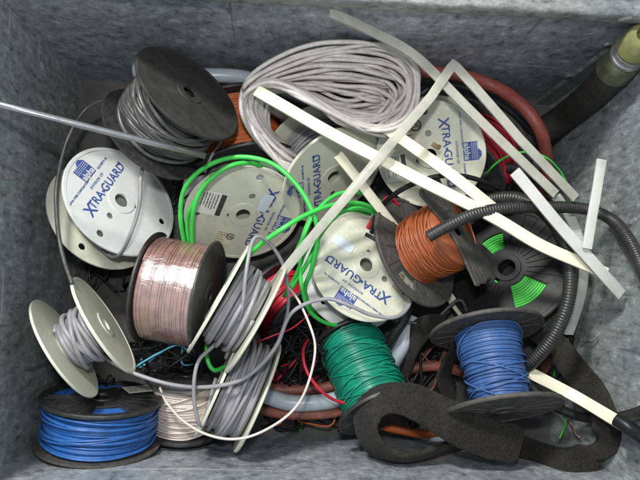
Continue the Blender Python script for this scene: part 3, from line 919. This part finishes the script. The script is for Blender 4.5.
cable('thin green wire end below the mid-blue wire spool', [(545, 392, 6), (558, 404, 8), (565, 422, 9), (560, 438, 8)], 0.0014, 'green_wire', group='thin green wires')

# thin loose wires
cable('thin cream wire hanging in a wide loop along the front wall', [(284, 282, 15), (299, 302, 18), (311, 328, 19), (315, 352, 19), (308, 384, 19), (292, 411, 19), (262, 432, 20), (234, 439, 20), (206, 434, 19.5), (182, 420, 18), (166, 402, 16), (160, 388, 13)], 0.0015, 'cream', 'wire', 'wire')
cable('loose red wire end bent down beside the teal wire', [(308, 340, 10), (303, 352, 13), (306, 370, 14), (318, 388, 14), (334, 400, 13), (356, 405, 12)], 0.0020, 'red', 'wire', 'wire', 'loose red wires')
cable('thin red wire crossing the black wires under ivory spool', [(250, 345, 12), (272, 336, 12), (292, 328, 12), (312, 312, 11)], 0.0012, 'red', 'wire', 'wire', 'loose red wires')
cable('red wire scrap beside the right end of the grey strip', [(366, 232, 9), (376, 214, 11), (388, 198, 12), (398, 205, 11)], 0.0030, 'red', 'wire', 'wire', 'loose red wires')

# hoses in the middle of the front
cable('pale grey hose between two brown hoses by the front wall', [(232, 378, 5), (262, 394, 7), (290, 403, 8), (320, 402, 8), (345, 396, 7), (382, 376, 5), (402, 346, 7), (413, 318, 6)], 0.0105, 'pipe', 'hose', 'hose', n=16)
B_ = 'brown red hoses by the front wall'
cable('brown red hose along the near side of the pale hose', [(228, 392, 4), (258, 408, 6), (290, 414, 7), (325, 413, 7), (352, 407, 6), (385, 392, 4)], 0.0070, 'brown_hose', 'hose', 'hose', B_, n=12)
cable('brown red hose bending up behind the pale hose', [(236, 365, 6), (265, 386, 6), (290, 390, 6), (318, 388, 6), (338, 380, 6), (336, 350, 5), (330, 325, 4)], 0.0072, 'brown_hose', 'hose', 'hose', B_, n=12)
cable('brown red hose running in the dark below the mid-blue spool', [(395, 372, 4), (430, 366, 5), (465, 372, 5), (505, 382, 5), (540, 372, 5), (555, 345, 4)], 0.0075, 'brown_hose', 'hose', 'hose', B_, n=12)
cable('orange cord glimpsed through the loop of felt strap', [(380, 425, 6), (400, 430, 6), (425, 434, 6), (450, 428, 5)], 0.0058, 'orange', 'cord', 'cord', n=12)

# corrugated tubes
corrugated('corrugated black tube with cut end over the burnt orange wire', [(428, 237, 21), (448, 226, 21.5), (475, 214, 21.5), (508, 208, 21), (545, 207, 20), (585, 209, 19), (612, 220, 19), (630, 242, 20), (645, 275, 21), (655, 305, 22)], 0.0072)
corrugated('corrugated black tube curving down beside the green wire spool', [(486, 200, 14), (516, 198, 17), (544, 212, 19), (562, 238, 20), (570, 270, 20), (567, 305, 20), (553, 337, 19), (534, 360, 17), (516, 374, 14)], 0.0082)
corrugated('corrugated black tube running low under the cream strip', [(514, 362, 10), (528, 382, 10), (548, 402, 11), (575, 415, 12), (605, 419, 13), (635, 414, 14), (660, 402, 15)], 0.0064)
corrugated('short corrugated black tube beside the teal wire', [(386, 350, 7), (394, 334, 9), (404, 318, 10), (412, 300, 9)], 0.0062)
corrugated('corrugated black tube behind the red wire spool', [(455, 196, 9), (480, 176, 11), (510, 168, 11), (540, 180, 10), (556, 205, 8)], 0.0068)
cable('black rubber grip poking in over the cream strip by the right wall', [(656, 448, 27), (642, 437, 26.5), (628, 427, 26), (616, 419, 25)], 0.0075, 'black_gloss', 'rubber_grip', 'grip', n=14)

# sleeving strips
S1 = 'cream sleeving strips'; S2 = 'cloudy grey sleeving strips'
ribbon('sleeving_strip', 'long cream strip lying across the whole heap', 'strip', [(257, 90, 20), (330, 133, 20.5), (400, 170, 21), (492, 216, 21.5), (545, 247, 21.5), (606, 274, 21.5)], 0.0135, 0.0065, 'strip', group=S1, per=8, power=0.35)
ribbon('sleeving_strip', 'cream strip running from coil beneath the long cream strip', 'strip', [(386, 128, 17), (420, 152, 18), (455, 178, 18.5), (496, 212, 19)], 0.0138, 0.0048, 'strip', group=S1, per=8, power=0.35)
ribbon('sleeving_strip', 'cream strip with cut end passing under the burnt orange wire', 'strip', [(338, 155, 18.5), (362, 186, 16.5), (385, 215, 14), (431, 273, 8), (468, 322, 5)], 0.0118, 0.0055, 'strip', group=S1, per=8, power=0.35)
ribbon('sleeving_strip', 'cream strip slanting down to the right wall below corrugated tube', 'strip', [(530, 372, 16), (580, 399, 17), (648, 440, 18)], 0.0138, 0.0048, 'strip', group=S1, per=8, power=0.35)
ribbon('sleeving_strip', 'cloudy grey strip leaning from the back rim down the heap', 'strip', [(331, 12, 25), (375, 33, 24), (416, 57, 23), (470, 110, 22), (526, 165, 21), (556, 194, 20.5)], 0.0108, 0.0040, 'strip_grey', group=S2, per=8, power=0.35)
ribbon('sleeving_strip', 'cloudy grey strip folded to a sharp peak before the red hose', 'strip', [(284, 272, 19), (330, 216, 21), (376, 163, 22.5), (432, 96, 22.5), (454, 64, 23), (474, 86, 22.5), (520, 140, 22), (576, 198, 20)], 0.0108, 0.0040, 'strip_grey', group=S2, per=8, power=0.35, sharp=True)
ribbon('sleeving_strip', 'milky strip with slanted end crossing cream strip by right wall', 'strip', [(514, 171, 23.5), (550, 215, 23.2), (585, 253, 22.8), (603, 273, 22.5), (622, 294, 21)], 0.0132, 0.0040, 'strip_white', group=S2, per=8, power=0.35)
ribbon('sleeving_strip', 'milky strip standing up towards the right wall', 'strip', [(601, 160, 24), (594, 205, 23.6), (587, 248, 23.4)], 0.0108, 0.0036, 'strip_white', group=S2, per=8, power=0.35)
ribbon('sleeving_strip', 'cloudy strip bent sharply below corrugated tube by right wall', 'strip', [(556, 196, 17), (572, 222, 17), (582, 262, 16), (580, 300, 13), (570, 334, 10)], 0.0120, 0.0038, 'strip_white', group=S2, per=8, power=0.35)

# felt straps
UPV = Vector((0, 0, 1))
def wd(*a):
    out = []
    for (u, v, up) in a:
        w = M3 @ Vector((u, v, 0)); out.append((w.x, w.y, up))
    return out
ribbon('felt_strap', 'fuzzy dusty black felt strap twisted in a loop below blue spool', 'strap',
       [(492, 436, 11), (462, 442, 12.5), (434, 452, 14), (404, 459, 15), (380, 453, 15.5), (367, 434, 16), (368, 412, 16.5), (386, 398, 17), (410, 400, 17.5), (438, 414, 18), (466, 430, 18), (494, 440, 17.5), (520, 445, 17)],
       0.044, 0.0075, 'felt', wd((0, .8, .7), (0, .7, .8), (0, .45, .9), (0, .4, .95), (.3, .3, .95), (.5, .1, .9), (.5, -.3, .85), (.2, -.6, .8), (-.2, -.75, .6), (-.4, -.9, .3), (-.35, -1, .05), (-.3, -1, 0), (-.2, -1, 0)), per=12, ns=20, power=0.55, ripple=0.0028, group='black felt straps')
ribbon('felt_strap', 'fuzzy black felt strap curled up against the right wall', 'strap',
       [(505, 440, 9), (530, 452, 10), (565, 462, 12), (595, 452, 13), (608, 430, 14), (600, 402, 13), (578, 374, 12), (555, 345, 10), (535, 325, 8)],
       0.034, 0.0070, 'felt', wd((.1, -1, .5), (.1, -1, .6), (0, -1, .6), (-.6, -.6, .7), (1, 0, .7), (1, .4, .6), (1, .6, .5), (1, .6, .4), (1, .6, .4)), per=12, ns=20, power=0.55, ripple=0.0012, group='black felt straps', seed=4)
ribbon('felt_strap', 'dark felt strap folded in the gap beside the mid-blue wire', 'strap',
       [(396, 378, 4), (406, 350, 7), (424, 328, 9), (446, 326, 10), (454, 348, 9), (444, 374, 8), (452, 400, 6)],
       0.036, 0.0060, 'felt', wd((.7, .3, .8), (.7, .2, .8), (.5, -.3, .8), (.2, -.6, .8), (-.6, -.2, .8), (-.7, .1, .8), (-.6, .3, .8)), per=12, ns=20, power=0.55, ripple=0.0012, group='black felt straps', seed=8)

def fuzz(o, count, seed):
    rnd = random.Random(seed); me = o.data; mb = MB()
    polys = [p for p in me.polygons if len(p.vertices) == 4]
    wts = [p.area for p in polys]
    for p in rnd.choices(polys, wts, k=count):
        vs = [me.vertices[k].co for k in p.vertices]
        a, b = rnd.random(), rnd.random()
        c = vs[0].lerp(vs[1], a).lerp(vs[3].lerp(vs[2], a), b)
        d = (p.normal * rnd.uniform(.15, 1) + Vector((rnd.gauss(0, 1), rnd.gauss(0, 1), rnd.gauss(0, 1))) * 0.55).normalized()
        sd = d.orthogonal().normalized() * rnd.uniform(0.00010, 0.00022)
        l = rnd.uniform(0.0007, 0.0026)
        k = Vector((rnd.gauss(0, 1), rnd.gauss(0, 1), rnd.gauss(0, 1))) * l * 0.25
        mb.add([c - sd, c + sd, c + d * l * .6 + k, c + d * l + k * 1.8], [(0, 1, 2), (1, 3, 2)])
    f = mb.build('felt_fuzz', 'felt', o); f['kind'] = 'stuff'
for k, o in enumerate([o for o in COL.objects if o.name.startswith('felt_strap')]): fuzz(o, 9000, k)

# tangle of black wires in the dark gaps
rnd = random.Random(12)
for (lab, (u0, v0, u1, v1), zc, cnt) in (
        ('tangle of thin black wire beside the bright blue spool', (60, 375, 120, 400), 6, 9),
        ('tangle of thin glossy black wire under the ivory spool', (268, 318, 330, 362), 8, 12),
        ('tangle of thin black wire behind the red wire spool', (500, 165, 545, 215), 6, 7),
        ('tangle of thin black wire glimpsed through the felt loop', (375, 410, 425, 430), 5, 7),
        ('tangle of black and cyan wire beneath the shrink-wrapped spool', (128, 340, 205, 372), 10, 14),
        ('tangle of dark wire between the lettered spool and matt black spool', (85, 240, 125, 300), 5, 8),
        ('tangle of black and red wire beside the teal spool', (262, 335, 335, 388), 5, 16),
        ('tangle of black and grey wire behind the green ringed spool', (165, 160, 222, 205), 7, 12),
        ('tangle of black and brown wire between teal and mid-blue spools', (395, 325, 460, 395), 4, 16),
        ('tangle of black and orange wire along the front wall', (255, 405, 350, 432), 3, 10),
        ('tangle of black and green wire below the black ribbed spool', (530, 320, 575, 400), 5, 10)):
    root = link('wire_tangle', None); root.location = P((u0 + u1) / 2, (v0 + v1) / 2, zc - 2)
    tag(root, lab, 'wires', 'tangles of black wire')
    for k in range(cnt):
        pts = [(rnd.uniform(u0, u1), rnd.uniform(v0, v1), zc + rnd.uniform(-2, 2)) for _ in range(5)]
        pts.sort(key=lambda q: q[0] + 0.4 * q[1])
        mb = MB(); mb.tube([p - root.location for p in wob(spline([P(*c) for c in pts], 8), 0.0008, 25, k)], rnd.choice((0.0012, 0.0014, 0.0019)), 6)
        extra = [c for key, c in (('cyan', 'cyan'), ('red', 'red'), ('grey', 'dark_wire'), ('brown', 'brown_hose'), ('orange', 'orange'), ('green wire', 'green_wire')) if ' and ' + key in lab]
        mb.build('wire', extra[0] if extra and k % 6 == 3 else 'black_gloss', root)

# crumbs
mb = MB(); mb.box((0, 0, 0), (0.011, 0.005, 0.003)); mb.box((0.004, 0.001, 0.001), (0.004, 0.0042, 0.0026))
o = mb.build('plastic_scrap', 'crumb', smooth=False); o.location = P(436, 146, 17.2); o.rotation_euler = (0, 0, -0.5)
tag(o, 'small brown scrap lying on the flat white spool', 'scrap')

rc = random.Random(21)
clips = [('short red wire clipping on the floor behind the grey hose', 330, 372, 'red'), ('short green wire clipping in the gap by the front wall', 300, 424, 'green_wire'),
         ('short cream wire clipping in the gap beside felt strap', 345, 428, 'cream'), ('short orange wire clipping beside the black flat spool', 98, 262, 'orange'),
         ('short copper wire clipping next to the green wire end', 575, 428, 'copper'), ('short blue wire clipping under the mid-blue spool', 540, 415, 'blue'),
         ('short grey wire clipping by the right wall corner', 590, 340, 'grey_wire'), ('short copper wire clipping beside the teal spool', 318, 352, 'copper'),
         ('short pale clipping on the bin bottom by the rod', 112, 128, 'cream')]
for lab, u, v, m in clips:
    a = rc.uniform(0, 6.28); q = [(u + 9 * t * math.cos(a) + rc.uniform(-2, 2), v + 9 * t * math.sin(a) + rc.uniform(-2, 2), 1.2) for t in (-1, -.3, .4, 1)]
    cable(lab, q, 0.0011, m, 'wire_clipping', 'wire', 'wire clippings', n=6, per=5)
